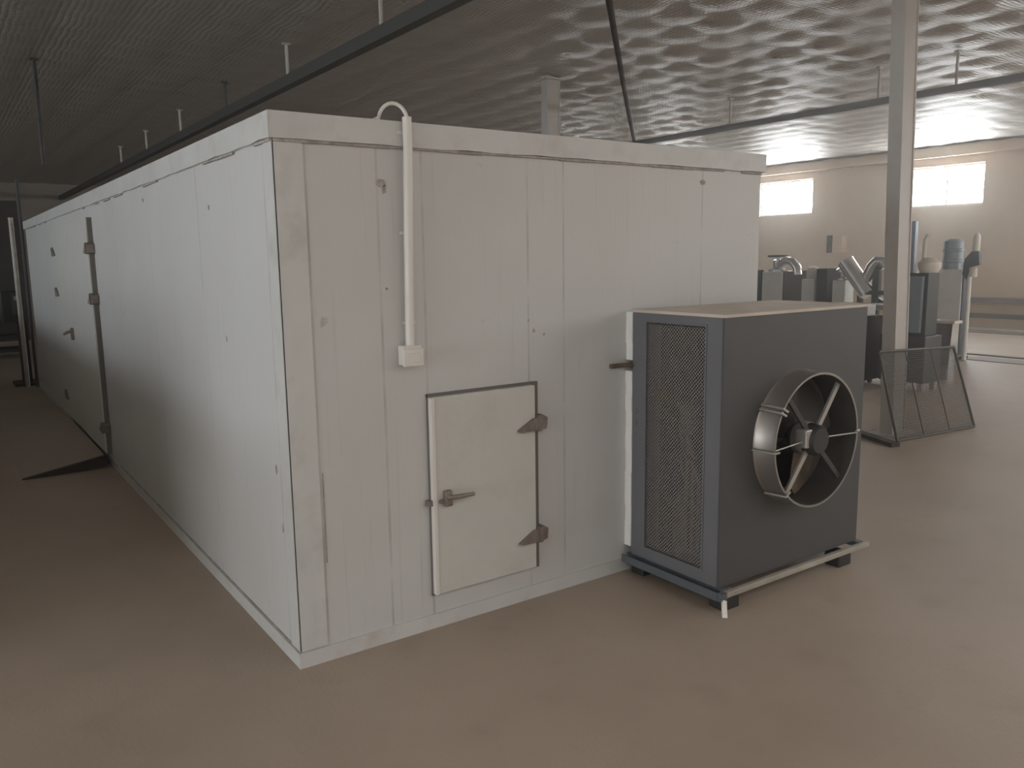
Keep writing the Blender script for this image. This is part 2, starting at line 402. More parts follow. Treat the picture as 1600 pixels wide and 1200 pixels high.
# ------------------------------------------------------------------ hung beams, rods and brace
def cbeam(x, y0, y1, z0, z1, w, label, m='beam'):
    t = MB()
    t.box(x-w/2, x+w/2, y0, y1, z0, z0+.008); t.box(x-w/2, x+w/2, y0, y1, z1-.008, z1)
    t.box(x-w/2, x-w/2+.006, y0, y1, z0+.008, z1-.008); t.box(x+w/2-.006, x+w/2, y0, y1, z0+.008, z1-.008)
    o = t.build('hung_beam', m); set_origin(o, (x, (y0+y1)/2, z0)); return tag(o, label, 'beam')
cbeam(2.2, Y0+.02, Y1-.02, 3.45, 3.56, .10, 'long dark box beam hung over the cold room roof')
cbeam(8.72, Y0+.02, Y1-.02, 3.44, 3.52, .08, 'grey hung beam crossing behind the tall right column', 'beam_pale')
def rod(x, y, z0, z1, r, m, label, cat='hanger rod', group=None):
    t = MB(); t.tube([(x, y, z0), (x, y, z1)], r, 10); t.box(x-.04, x+.04, y-.025, y+.025, z1-.02, z1)
    o = t.build('hanger_rod', m, smooth=True); set_origin(o, (x, y, z1)); return tag(o, label, cat, group)
L1 = ['pale hanger rod nearest the camera on the dark box beam', 'second pale rod along the dark box beam, above the cold room corner',
      'faint dim rod on the dark box beam, third along from the camera', 'short bright rod of the dark box beam, above the cold room side wall',
      'dim small rod of the dark box beam, just beyond the short bright one', 'farthest visible tiny rod on the dark box beam']
for i, y in enumerate((3.44, 5.64, 7.85, 10.15, 12.5, 14.8)):
    rod(2.2, y, 3.555, H-.005, .017, 'rod' if i != 2 else 'beam', L1[i], group='hanger rods of the box beam')
L2 = ['short hanger rod on the grey beam, left of the tall right column', 'faint hanger rod on the grey beam, just left of the tall right column', 'hanger rod on the grey beam, right of the tall column above the bright window']
for i, y in enumerate((5.27, 2.95, 2.0)):
    rod(8.72, y, 3.515, H-.005, .016, 'column', L2[i], group='hanger rods of the grey beam')
o = MB().tube([(2.2, .72, 3.53), (4.3, 2.84, 3.50), (6.4, 4.95, 3.47), (8.68, 7.24, 3.49)], .026, 10).build('brace_pipe', 'brown', smooth=True)
set_origin(o, (2.2, .72, 3.53)); tag(o, 'thin dark brace pipe running slantwise under the foil ceiling', 'pipe')
o = rod(.085, 7.7, 2.75, H-.005, .022, 'rod_dark', 'dark drop rod hanging from the ceiling at far left', 'hanger rod')

# ------------------------------------------------------------------ the cold room
CW, CL, CH = 2.81, 9.6, 2.2
cr = thing('cold_room', (0, 0, 0), 'long white insulated panel cold room filling the middle of the hall', 'cold room')
# walls as panels (hollow box)
box('front_wall', 'panel_front', cr, 0.004, CW-.004, 0.0, .10, .0, CH-.02)
box('side_wall', 'panel_side', cr, 0.0, .10, .10, CL-.1, .0, CH-.02)
box('side_wall', 'panel_side', cr, CW-.10, CW, .10, CL-.1, .0, CH-.02)
box('rear_wall', 'panel_front', cr, 0.004, CW-.004, CL-.1, CL, .0, CH-.02)
box('roof', 'white', cr, .0, CW, 0, CL, CH-.02, CH-.005)
# corner post trim
c = MB(); c.box(-.006, .115, -.006, .0, .07, 2.10, bev=.002); c.box(-.006, .0, -.006, .09, .07, 2.10); c.build('corner_trim', 'white', cr)
# top cap trim, slightly wavy lower edge
def cap(axis, length, off):
    t = MB(); n = int(length/.12); rnd = random.Random(axis*5+3)
    lo = [2.103 + rnd.uniform(-.003, .003) for _ in range(n+1)]
    for i in range(n):
        a, b = -.02 + (length+.04)*i/n, -.02 + (length+.04)*(i+1)/n
        ps = [(-.018, lo[i]), (-.018, lo[i+1]), (-.018, CH), (-.018, CH)]
        def P(along, d, z): return (along, d, z) if axis == 0 else (d, along, z)
        v = [t.bm.verts.new(P(*q)) for q in ((a, -.018, lo[i]), (b, -.018, lo[i+1]), (b, -.018, CH), (a, -.018, CH),
                                             (a, .03, lo[i]), (b, .03, lo[i+1]), (b, .10, CH), (a, .10, CH))]
        for f in ((0,1,2,3), (3,2,6,7), (0,4,5,1)): t.bm.faces.new([v[k] for k in f])
    bmesh.ops.remove_doubles(t.bm, verts=t.bm.verts, dist=1e-5)
    return t
cap(0, CW, 0).build('top_trim', 'white', cr)
cap(1, CL, 0).build('top_trim', 'white', cr)
# sealant bead under the cap, ragged
def bead(axis, length, gaps):
    t = MB(); rnd = random.Random(axis+11); a = 0.0
    while a < length-.02:
        w = rnd.uniform(.08, .3); b = min(a+w, length-.01)
        if rnd.random() > gaps:
            h = rnd.uniform(.003, .007)
            if axis == 0: t.box(a, b, -.012, 0, 2.097-h, 2.102)
            else: t.box(-.012, 0, a, b, 2.097-h, 2.102)
        a = b
    return t
bead(0, CW, .08).build('sealant_bead', 'seal', cr)
bead(1, CL, .55).build('sealant_bead', 'seal', cr)
# floor channel
box('floor_channel', 'white', cr, -.012, CW, -.012, 0, 0, .065)
box('floor_channel', 'white', cr, -.012, 0, 0, CL, 0, .065)
box('sealant_bead', 'seal', cr, -.008, 0.002, .02, 3.9, .066, .071)
# smudges where the paint is knocked off
def smudge(x, z, w, h, side=0, seed=0):
    rnd = random.Random(seed); n = 11; pts = []
    for k in range(n):
        a = 2*PI*k/n; r = rnd.uniform(.55, 1.0); pts.append((w/2*r*math.cos(a), h/2*r*math.sin(a)))
    t = MB()
    if side == 0: t.prism([(x+p[0], z+p[1]) for p in pts], 1, -.0025, 0.001)
    else: t.prism([(x+p[0], z+p[1]) for p in pts], 0, -.0025, 0.001)
    return t
sm = [(.437, 1.955, .045, .045, 0), (.452, 1.93, .02, .05, 0), (.447, 1.53, .012, .014, 0), (1.2, 1.31, .02, .022, 0), (1.26, 1.29, .015, .02, 0), (2.33, 2.03, .05, .03, 0),
      (.035, 1.2, .018, .03, 0), (1.17, 1.36, .012, .02, 0), (.17, .80, .025, .05, 1), (.13, .56, .015, .05, 1), (.9, 1.9, .02, .03, 1), (2.3, 2.02, .05, .03, 1), (.75, 1.3, .012, .03, 1)]
for i, (x, z, w, h, s_) in enumerate(sm):
    o = smudge(x, z, w, h, s_, i).build('paint_chip', M['seal'], cr)
# scrape beside the corner
box('scrape_mark', 'seal', cr, .128, .133, -.002, 0.001, .42, .80)

# small hatch in the front wall
hx0, hx1, hz0, hz1 = .615, 1.19, .155, 1.068
door = MB().box(hx0+.012, hx1-.012, -.035, -.004, hz0+.01, hz1-.01, bev=.004).build('hatch_door', 'door_white', cr)
g = MB()
g.box(hx0, hx0+.012, -.012, 0, hz0, hz1); g.box(hx1-.014, hx1+.02, -.012, 0, hz0, hz1+.002); g.box(hx0, hx1, -.010, 0, hz1-.011, hz1+.003); g.box(hx0, hx1, -.008, 0, hz0, hz0+.008)
g.build('hatch_gasket', 'gasket', cr)
box('edge_trim', 'pvc', door, hx0+.003, hx0+.019, -.039, -.006, hz0+.01, hz1-.012)
def hinge(parent, P, s=1.0, mirror=1, name='hinge'):
    """cam-rise hinge: tapered leaf on the door, round knuckle, block on the jamb. P(along, out, z) maps to world"""
    t = MB()
    leaf = [(-.115, -.018), (-.07, .008), (-.03, .03), (.0, .036), (.0, -.026), (-.1, -.026)]
    def add(pts, o0, o1):
        A = [t.bm.verts.new(P(mirror*p[0]*s, o0, p[1]*s)) for p in pts]; B = [t.bm.verts.new(P(mirror*p[0]*s, o1, p[1]*s)) for p in pts]; n = len(pts)
        t.bm.faces.new(A); t.bm.faces.new(B[::-1])
        for i in range(n): t.bm.faces.new((A[i], B[i], B[(i+1) % n], A[(i+1) % n]))
    add(leaf, .036, .055)
    add([(.012, -.028), (.05, -.022), (.055, .03), (.03, .045), (.012, .04)], .0, .05)
    n = 10
    add([(.006+.014*math.cos(2*PI*k/n), .004+.014*math.sin(2*PI*k/n)+.02) for k in range(n)], .03, .062)
    add([(-.004, -.03), (.016, -.03), (.016, .045), (-.004, .045)], .03, .06)
    return t.build(name, 'hinge', parent)
for z in (.87, .325):
    hinge(door, lambda a, o, zz, z=z: (1.185+a, -o, z+zz))
# handle
h = MB()
h.box(.665, .70, -.065, -.035, .57, .64, bev=.004)
h.tube([(.68, -.06, .612), (.70, -.078, .613), (.80, -.082, .612)], [.012, .011, .008], 10)
h.box(.645, .69, -.05, -.034, .585, .60)
ho = h.build('latch_handle', 'hinge', door, smooth=True)
box('latch_keeper', 'hinge', cr, .595, .622, -.03, 0, .575, .60)
# sliding/hinged double door on the side wall
dy0, dym, dy1, dz0, dz1 = 4.25, 5.33, 6.42, .10, 2.01
for a, b, z in ((dy0, dym-.004, 0), (dym+.004, dy1, 1)):
    d = MB().box(-.045, -.004, a, b, dz0, dz1, bev=.006).build('side_door', 'door_white', cr)
    for hz in (1.76, 1.36, .31):
        if z == 0: hinge(d, lambda q, o, zz, hz=hz, a=a: (-.005-o, a-q, hz+zz), 1.2)
        else: hinge(d, lambda q, o, zz, hz=hz, b=b: (-.005-o, b+q, hz+zz), 1.2)
    if z == 1:
        h = MB(); h.box(-.07, -.045, 5.48, 5.53, .95, 1.06); h.tube([(-.07, 5.505, 1.03), (-.105, 5.50, 1.02), (-.11, 5.62, 1.0)], .014, 8)
        h.build('door_handle', 'hinge', d, smooth=True)
box('door_edge_shade', 'gasket', cr, -.035, -.0, dy0-.02, dy0, dz0, dz1)  # dark strip painting the shade on the door's near edge

# conduit and switch box on the front wall
cd = thing('conduit', (.535, -.03, 1.295), 'white plastic conduit running down the cold room front wall', 'conduit')
MB().tube([(.545, -.04, 2.215), (.545, -.04, 2.1), (.537, -.034, 1.7), (.531, -.03, 1.29)], .019, 14).build('pipe', 'pvc', cd, smooth=True)
cs = [(.455+.045*(1-math.cos(PI*k/10)), -.04 + .07*(1-k/10), 2.215+.055*math.sin(PI*k/10)) for k in range(11)]
MB().tube([(.45, .12, 2.206)] + cs + [(.545, -.04, 2.17)], .008, 8).build('cable', 'pvc', cd, smooth=True)
for z in (2.15, 1.75, 1.38): MB().box(.508, .565, -.02, -.016, z, z+.012).build('clip', 'pvc', cd)
sb = thing('switch_box', (.53, 0, 1.24), 'small white plastic switch box at the bottom end of the conduit', 'switch box')
MB().box(.487, .573, -.052, -.002, 1.21, 1.293, bev=.004).build('box', 'pvc', sb)
MB().box(.483, .577, -.066, -.052, 1.206, 1.280, bev=.004).build('cover', 'pvc', sb)
MB().box(.505, .555, -.071, -.066, 1.222, 1.262, bev=.002).build('rocker', 'pvc', sb)

# ramp at the side door
rp = MB().prism([(-.062, 0), (-.66, 0), (-.64, .006), (-.062, .098)], 1, 4.17, 6.5).build('door_ramp', 'ramp')
set_origin(rp, (-.3, 5.3, 0)); MB().prism([(-.062, .012), (-.66, .001), (-.64, .006), (-.062, .104)], 1, 4.145, 4.20).build('ramp_shade', 'shade_dark', rp); tag(rp, 'low concrete wedge ramp at the foot of the side door', 'ramp')  # dark strip paints shade onto the wedge's near face

# ------------------------------------------------------------------ condensing unit
ux0, ux1, uy0, uy1, uz0, uz1 = 1.79, 2.90, -.635, -.045, .10, 1.37
cu = thing('condensing_unit', ((ux0+ux1)/2, (uy0+uy1)/2, 0), 'grey condensing unit with a round fan standing against the cold room', 'condensing unit')
gx, gz = 2.345, .755; R = .325
# front panel with round hole
def front_panel():
    t = MB(); n = 48; b = t.bm; yy = uy0
    def ring(y): return [b.verts.new((gx+R*math.cos(2*PI*k/n), y, gz+R*math.sin(2*PI*k/n))) for k in range(n)]
    def outer(y):
        res = []
        for k in range(n):
            c, s_ = math.cos(2*PI*k/n), math.sin(2*PI*k/n)
            tx = ((ux1 if c > 0 else ux0)-gx)/c if abs(c) > 1e-6 else 1e9
            tz = ((uz1 if s_ > 0 else uz0)-gz)/s_ if abs(s_) > 1e-6 else 1e9
            q = min(tx, tz); res.append([gx+q*c, y, gz+q*s_])
        for cx, cz in ((ux0, uz0), (ux0, uz1), (ux1, uz0), (ux1, uz1)):   # snap the nearest to each corner
            i = min(range(n), key=lambda k: (res[k][0]-cx)**2 + (res[k][2]-cz)**2); res[i] = [cx, y, cz]
        return [b.verts.new(r) for r in res]
    a, o, a2, o2 = ring(yy), outer(yy), ring(yy+.012), outer(yy+.012)
    for k in range(n):
        j = (k+1) % n
        b.faces.new((a[k], a[j], o[j], o[k])); b.faces.new((a2[k], o2[k], o2[j], a2[j]))
        b.faces.new((o[k], o[j], o2[j], o2[k])); b.faces.new((a[k], a2[k], a2[j], a[j]))
    return t
front_panel().build('front_panel', 'cab_shaded', cu)
# left side: posts, rails, perforated insert
px0, px1, pz0, pz1 = -.525, -.145, .165, 1.325
s = MB()
s.box(ux0, ux0+.012, uy0+.012, px0, uz0, uz1); s.box(ux0, ux0+.012, px1, uy1, uz0, uz1)
s.box(ux0, ux0+.012, px0, px1, uz0, pz0); s.box(ux0, ux0+.012, px0, px1, pz1, uz1)
sp = s.build('side_panel', 'cab', cu)
fr = MB(); e = .01
fr.box(ux0-.004, ux0, px0-e, px0, pz0-e, pz1+e); fr.box(ux0-.004, ux0, px1, px1+e, pz0-e, pz1+e)
fr.box(ux0-.004, ux0, px0, px1, pz0-e, pz0); fr.box(ux0-.004, ux0, px0, px1, pz1, pz1+e); fr.build('grille_frame', 'cab', cu)
def perforated():
    # expanded metal: diagonal strands around diamond holes
    t = MB(); b = t.bm; x = ux0+.004; ny, nz = 21, 62
    cy = (px1-px0)/ny; cz = (pz1-pz0)/nz; vc = {}
    def V(y, z):
        y = min(max(y, px0), px1); z = min(max(z, pz0), pz1); k = (round(y, 5), round(z, 5))
        if k not in vc: vc[k] = b.verts.new((x, y, z))
        return vc[k]
    def face(*v):
        u = []
        for q in v:
            if q not in u: u.append(q)
        if len(u) > 2:
            try: b.faces.new(u)
            except ValueError: pass
    q = .70
    for i in range(-1, 2*ny+1):
        for j in range(-1, 2*nz+1):
            if (i+j) % 2: continue
            y, z = px0+(i+1)*cy/2, pz0+(j+1)*cz/2
            if not (px0+cy*.4 < y < px1-cy*.4 and pz0+cz*.4 < z < pz1-cz*.4): continue
            C = [V(y-cy/2, z), V(y, z-cz/2), V(y+cy/2, z), V(y, z+cz/2)]
            Dm = [V(y-cy/2*q, z), V(y, z-cz/2*q), V(y+cy/2*q, z), V(y, z+cz/2*q)]
            for k in range(4): face(C[k], C[(k+1) % 4], Dm[(k+1) % 4], Dm[k])
    ret = bmesh.ops.extrude_face_region(b, geom=list(b.faces))
    for v in [g_ for g_ in ret['geom'] if isinstance(g_, bmesh.types.BMVert)]: v.co.x += .0015
    return t
perforated().build('perforated_grille', 'perf', cu)
for z in (.868, .806):
    MB().lathe([(0, -.006), (.011, -.006), (.013, -.002), (.013, .001), (0, .001)], (ux0, -.072, z), 0, 14).build('knockout_plug', 'gasket', cu, smooth=True)
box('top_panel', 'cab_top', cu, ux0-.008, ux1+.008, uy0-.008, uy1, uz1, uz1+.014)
box('side_panel', 'cab', cu, ux1-.012, ux1, uy0+.012, uy1, uz0, uz1)
box('rear_panel', 'cab', cu, ux0+.012, ux1-.012, uy1-.012, uy1, uz0, uz1)
box('floor_pan', 'cab', cu, ux0+.012, ux1-.012, uy0+.012, uy1-.012, uz0, uz0+.012)
# foam strip against the wall
fm = MB(); rnd = random.Random(4); z = .14; dz = 0
while z < uz1-.01:
    dz = rnd.uniform(.03, .09); w = rnd.uniform(-.003, .003)
    if 1.06 < z+dz/2 < 1.14:
        fm.build('foam_strip', 'foam', cu); fm = MB(); z = 1.125; continue
    fm.box(ux0-.004+w, ux0+.04, uy1, -.0, z, min(z+dz, uz1))
    z += dz
fm.build('foam_strip', 'foam', cu)
# things inside: compressor and coil
box('condenser_coil', 'coil', cu, ux0+.10, ux1-.06, uy1-.10, uy1-.02, .14, 1.3)
c = MB(); c.lathe([(0, 0), (.12, 0), (.125, .02), (.125, .26), (.10, .33), (.04, .36), (0, .36)], (ux0+.22, -.30, uz0+.02), 2, 24); c.build('compressor', 'coil', cu, smooth=True)
c = MB()
for k in range(3):
    z = .55+.13*k
    c.tube([(ux0+.10, -.42+.04*k, uz0+.1), (ux0+.09, -.43+.04*k, z), (ux0+.07, -.40+.03*k, z+.10), (ux0+.08, -.33+.02*k, z+.14), (ux0+.12, -.28, z+.08), (ux0+.16, -.27, z-.02)], .016, 8)
c.lathe([(0, 0), (.05, .01), (.055, .08), (.05, .15), (0, .16)], (ux0+.10, -.36, .78), 2, 16)
c.build('copper_piping', 'coil', cu, smooth=True)
# fan shroud protruding
D = .115
sh = MB().lathe([(R+.012, 0), (R+.004, -.01), (R+.002, -D), (R+.006, -D-.004), (R-.004, -D-.004), (R-.004, .05), (R-.03, .10), (R+.01, .10), (R+.01, .012)], (gx, uy0, gz), 1, 56, True).build('fan_shroud', 'shroud', cu, smooth=True)
MB().lathe([(R-.006, -D-.002), (R-.006, .06), (R-.03, .16), (.02, .16), (.02, .165), (R-.02, .165), (R-.0045, .06), (R-.0045, -D-.002)], (gx, uy0, gz), 1, 56, True).build('shroud_shade', 'blade', cu, smooth=True)  # dark liner added as the shade inside the fan hollow
# seam straps across the shroud
def polar(a, r, y): return (gx+r*math.cos(a), y, gz+r*math.sin(a))
for a in (2.55, 2.62, PI+.05, -2.35, .02):
    MB().tube([polar(a, R+.02, uy0-.004), polar(a, R+.012, uy0-D-.008), polar(a, R-.02, uy0-D-.012)], .006, 8).build('bracket', 'strut', sh, smooth=True)
# motor + struts
ym = uy0-.075
mt = MB().lathe([(0, -.03), (.062, -.03), (.075, -.015), (.078, .05), (.078, .10), (.05, .13), (0, .13)], (gx, ym-.03, gz), 1, 28).build('fan_motor', 'blackm', cu, smooth=True)
MB().lathe([(.080, .03), (.084, .035), (.084, .085), (.080, .09)], (gx, ym-.03, gz), 1, 28, True).build('motor_band', 'strut', mt, smooth=True)
MB().box(gx-.095, gx-.045, ym-.045, ym+.02, gz-.03, gz+.06, bev=.006).build('terminal_box', 'strut', mt)
for a in (.93, -2.25, 2.30, -.78):
    c_, s_ = math.cos(a), math.sin(a); rt_ = Matrix.Rotation(-a, 3, 'Y')
    t = MB().box(.055, R-.004, -.006, .006, -.013, .013, rot=rt_, piv=(0, 0, 0))
    for v in t.bm.verts: v.co += Vector((gx, uy0-D*.75, gz))
    t.build('strut', 'strut' if a in (.93, -2.25) else 'blade', cu)
for s_ in (-1, 1):
    MB().tube([(gx+s_*.08, uy0-D*.8, gz), (gx+s_*(R-.002), uy0-D-.004, gz-.005)], .004, 8).build('guard_wire', 'strut', cu, smooth=True)
# blades: twisted sheets
hub = MB().lathe([(0, 0), (.07, 0), (.07, .05), (0, .05)], (gx, uy0+.03, gz), 1, 24).build('fan_hub', 'blade', cu, smooth=True)
for k in range(4):
    a0 = .35 + k*PI/2; t = MB(); b = t.bm; n, mseg = 8, 6; g_ = []
    for i in range(n+1):
        r = .06 + (R-.02-.06)*i/n; half = .30 + .30*math.sin(PI*i/n*.7); row = []
        for j in range(mseg+1):
            q = -1+2*j/mseg; a = a0+q*half + .25*i/n
            row.append((r, a, .055 + q*.038))
        g_.append(row)
    top = [[b.verts.new((gx+r*math.cos(a), uy0+y, gz+r*math.sin(a))) for r, a, y in row] for row in g_]
    bot = [[b.verts.new((gx+r*math.cos(a), uy0+y+.003, gz+r*math.sin(a))) for r, a, y in row] for row in g_]
    for i in range(n):
        for j in range(mseg):
            b.faces.new((top[i][j], top[i][j+1], top[i+1][j+1], top[i+1][j])); b.faces.new((bot[i][j], bot[i+1][j], bot[i+1][j+1], bot[i][j+1]))
    for i in range(n):
        for j in (0, mseg): b.faces.new((top[i][j], top[i+1][j], bot[i+1][j], bot[i][j]))
    for j in range(mseg):
        for i in (0, n): b.faces.new((top[i][j], top[i][j+1], bot[i][j+1], bot[i][j]))
    t.build('blade', 'blade' if k != 3 else 'coil', hub, smooth=True)
# base rails and feet
rl = MB(); rl.box(ux0-.02, ux1+.06, uy0-.045, uy0-.02, .072, .092, bev=.003); rl.box(ux0-.02, ux1+.06, uy0-.045, uy0+.01, .066, .073); rl.build('base_rail', 'rail', cu)
MB().box(ux1-.02, ux1+.02, uy0-.03, uy1, .07, .098).build('base_rail', 'rail_blue', cu)
r2 = MB(); r2.box(ux0-.045, ux0-.006, uy0-.03, .0-.02, .06, .068); r2.box(ux0-.045, ux0-.039, uy0-.03, -.02, .068, .10); r2.box(ux0-.006, ux0+.06, uy0-.02, -.02, .08, .098)
r2.build('base_rail', 'rail_blue', cu)
for x, y in ((ux0+.045, uy0+.005), (ux1-.16, uy0+.005), (ux0+.045, uy1-.05), (ux1-.16, uy1-.05)):
    MB().box(x-.05, x+.06, y-.045, y+.045, 0, .07, bev=.006).build('foot', 'blackm', cu)
MB().tube([(ux0-.025, uy0-.06, .066), (ux0-.03, uy0-.062, .06), (ux0-.05, uy0-.085, .0)], .013, 12).build('drain_pipe', 'pvc', cu, smooth=True)
MB().box(ux0-.04, ux0-.006, uy0-.06, uy0-.03, .06, .10).build('drain_bracket', 'rail_blue', cu)
# refrigerant line from the cabinet into the wall
MB().tube([(ux0+.02, -.05, 1.1), (ux0-.05, -.03, 1.102), (ux0-.09, -.016, 1.10), (ux0-.12, -.013, 1.10)], .012, 8).build('refrigerant_line', 'coil', cu, smooth=True)

# ------------------------------------------------------------------ leaning wire mesh panel
B0, B1, T1, T0 = Vector((5.70, .745, .012)), Vector((6.83, .64, .012)), Vector((6.73, .83, .755)), Vector((5.60, .90, .79))
wm = thing('wire_mesh_panel', (B0+B1)/2*1.0, 'dark framed wire mesh panel leaning against the foot of the tall column', 'mesh panel')
wm.location.z = 0
f = MB(); c4 = [B0, B1, T1, T0]
for i in range(4): f.tube([c4[i], c4[(i+1) % 4]], .013, 8)
f.build('frame', 'mesh', wm, smooth=True)
f = MB()
for k in (1, 2): f.tube([B0.lerp(B1, k/3), T0.lerp(T1, k/3)], .006, 6)
f.build('stiffener', 'mesh', wm, smooth=True)
g = MB(); nu, nv = 62, 42
for k in range(1, nu): g.tube([B0.lerp(B1, k/nu), T0.lerp(T1, k/nu)], .0022, 4, False)
for k in range(1, nv): g.tube([B0.lerp(T0, k/nv), B1.lerp(T1, k/nv)], .0022, 4, False)
g.build('wire_mesh', 'mesh', wm)
o = MB().box(0, .62, -.04, .04, 0, .035).build('dark_floor_strip', 'slat'); o.location = (5.76, 1.22, 0); o.rotation_euler = (0, 0, -1.98)  # low dark strip laid flat on the floor
tag(o, 'dark strip lying on the floor, left of the wire mesh panel', 'timber')

# ------------------------------------------------------------------ machines beyond the unit
# A: stainless filling machine
def A(x): return x
ma = thing('filling_machine', (11.2, 6.2, 0), 'stainless machine with a handwheel on top, just right of the cold room edge', 'machine')
MB().box(11.0, 11.75, 5.98, 6.40, .08, 1.33, bev=.01).build('body', 'steel_pale', ma)
MB().box(11.02, 11.74, 5.965, 5.979, .1, 1.34).build('dark_side', 'brown', ma)  # dark sheet painting the unlit side of the body
MB().box(11.0, 11.06, 6.42, 6.50, 0, 1.36).build('post', 'darkmach', ma)
MB().lathe([(0, 0), (.17, 0), (.17, .04), (.09, .08), (.09, .20), (0, .22)], (11.2, 6.22, 1.33), 2, 24).build('valve_head', 'steel', ma, smooth=True)
MB().torus((11.2, 6.22, 1.60), .17, .018, 2).build('handwheel', 'darkmach', ma, smooth=True)
MB().tube([(11.03, 6.22, 1.60), (11.37, 6.22, 1.60)], .012, 8).build('handwheel_spoke', 'darkmach', ma, smooth=True)
MB().tube([(11.2, 6.22, 1.5), (11.2, 6.22, 1.61)], .02, 8).build('spindle', 'steel', ma, smooth=True)
MB().tube([(11.1, 6.12, 1.44), (11.1, 5.98, 1.52), (11.1, 5.85, 1.50), (11.1, 5.76, 1.40), (11.1, 5.74, 1.28)], .075, 16).build('elbow_pipe', 'steel', ma, smooth=True)
for y in (6.03, 6.36):
    for x in (11.05, 11.7): MB().tube([(x, y, 0), (x, y, .08)], .02, 8).build('foot', 'darkmach', ma, smooth=True)
# B: cabinet with pale canister
mb_ = thing('dosing_stand', (11.2, 5.4, 0), 'slim grey stand topped by a pale rounded canister', 'stand')
MB().box(11.05, 11.3, 5.37, 5.62, 0, 1.21, bev=.008).build('body', 'steel_pale', mb_)
MB().lathe([(0, 0), (.095, 0), (.10, .02), (.10, .15), (.085, .195), (.04, .21), (0, .21)], (11.17, 5.49, 1.21), 2, 24).build('canister', 'palecap_glint', mb_, smooth=True)
mc = thing('control_panel', (11.2, 5.2, 0), 'tall dark brown slab panel between the canister stand and the tilted tube machine', 'panel')
MB().box(11.0, 11.35, 5.10, 5.30, .03, 1.39, bev=.006).build('body', 'brown', mc)
MB().box(10.98, 11.37, 5.08, 5.32, 0, .03).build('plinth', 'darkmach', mc)
# C: tube machine
md = thing('tube_machine', (11.2, 4.7, 0), 'stainless machine with a thick tilted shiny tube and dark post', 'machine')
MB().box(11.05, 11.3, 4.80, 5.03, 0, 1.20, bev=.008).build('body', 'steel_pale', md)
MB().lathe([(0, 0), (.12, 0), (.12, .03), (.06, .05), (.06, .12), (.11, .13), (.11, .17), (.05, .21), (0, .21)], (11.17, 4.92, 1.20), 2, 24).build('top_valve', 'steel', md, smooth=True)
MB().tube([(11.1, 4.84, 1.50), (11.1, 4.42, .98)], .13, 24).build('tilted_tube', 'steel', md, smooth=True)
MB().lathe([(.135, -.01), (.15, -.01), (.15, .02), (.135, .02)], (11.1, 4.63, 1.24), 2, 8, True)
MB().tube([(11.15, 4.62, 1.02), (11.15, 4.48, 1.24), (11.15, 4.40, 1.42), (11.15, 4.32, 1.51), (11.15, 4.22, 1.50), (11.15, 4.16, 1.42)], [.09, .09, .09, .085, .08, .08], 18).build('elbow_pipe', 'steel', md, smooth=True)
MB().tube([(11.1, 4.55, 1.05), (11.1, 4.55, .70)], .05, 14).build('outlet_pipe', 'coil', md, smooth=True)
MB().box(11.1, 11.18, 4.25, 4.36, 0, 1.42).build('post', 'darkmach', md)
MB().box(11.02, 11.1, 4.10, 4.55, .98, 1.05).build('cross_bar', 'green', md)
MB().tube([(11.05, 4.15, .92), (11.05, 4.22, .80)], .06, 12).build('clamp', 'darkmach', md, smooth=True)
me_ = thing('conveyor_table', (10.8, 4.4, 0), 'narrow steel conveyor table in front of the tilted tube machine', 'table')
MB().box(10.6, 10.95, 3.4, 4.76, .78, .86, bev=.005).build('table_top', 'rail', me_)
for y in (3.45, 4.70):
    for x in (10.63, 10.92): MB().box(x-.02, x+.02, y-.02, y+.02, 0, .78).build('leg', 'darkmach', me_)

# D: tall dark machine behind the column
mD = thing('packing_machine', (8.6, 2.3, 0), 'tall dark machine standing behind the right column and the mesh panel', 'machine')
MB().box(8.36, 8.74, 1.98, 2.54, .10, .66, bev=.01).build('base_cabinet', 'darkmach', mD)
MB().box(8.40, 8.66, 2.01, 2.50, .66, 1.40, bev=.01).build('body', 'darkmach', mD)
MB().prism([(2.23, .70), (2.06, .70), (2.05, 1.36), (2.21, 1.36)], 0, 8.35, 8.40).build('chute', 'blue', mD)
MB().box(8.44, 8.50, 2.22, 2.32, 1.40, 2.0).build('mast', 'blue', mD)
MB().lathe([(0, 0), (.09, 0), (.125, .06), (.12, .12), (.06, .17), (0, .18)], (8.5, 2.06, 1.40), 2, 24).build('hopper_bowl', 'palecap_glint', mD, smooth=True)  # pale colour stands for a window reflected in steel
MB().tube([(8.48, 2.12, 1.52), (8.48, 2.12, 1.78), (8.48, 2.08, 1.84)], .022, 12).build('riser_pipe', 'palecap_glint', mD, smooth=True)
for x in (8.41, 8.69):
    for y in (2.03, 2.49): MB().box(x-.03, x+.03, y-.03, y+.03, 0, .10).build('foot', 'rail', mD)
mF = thing('tool_trolley', (8.3, 3.0, 0), 'dark narrow trolley with pale edge between the condensing unit and the column', 'trolley')
MB().box(8.3, 8.7, 2.72, 2.95, .06, .86, bev=.006).build('body', 'brown', mF)
MB().box(8.27, 8.30, 2.90, 2.95, .03, .92).build('edge_post', 'steel_pale', mF)
MB().box(8.32, 8.6, 2.76, 2.92, .86, 1.0, bev=.01).build('top_box', 'steel_pale', mF)
for x in (8.35, 8.65): MB().lathe([(0, -.02), (.03, -.02), (.03, .02), (0, .02)], (x, 2.83, .03), 1, 12).build('caster', 'blackm', mF, smooth=True)

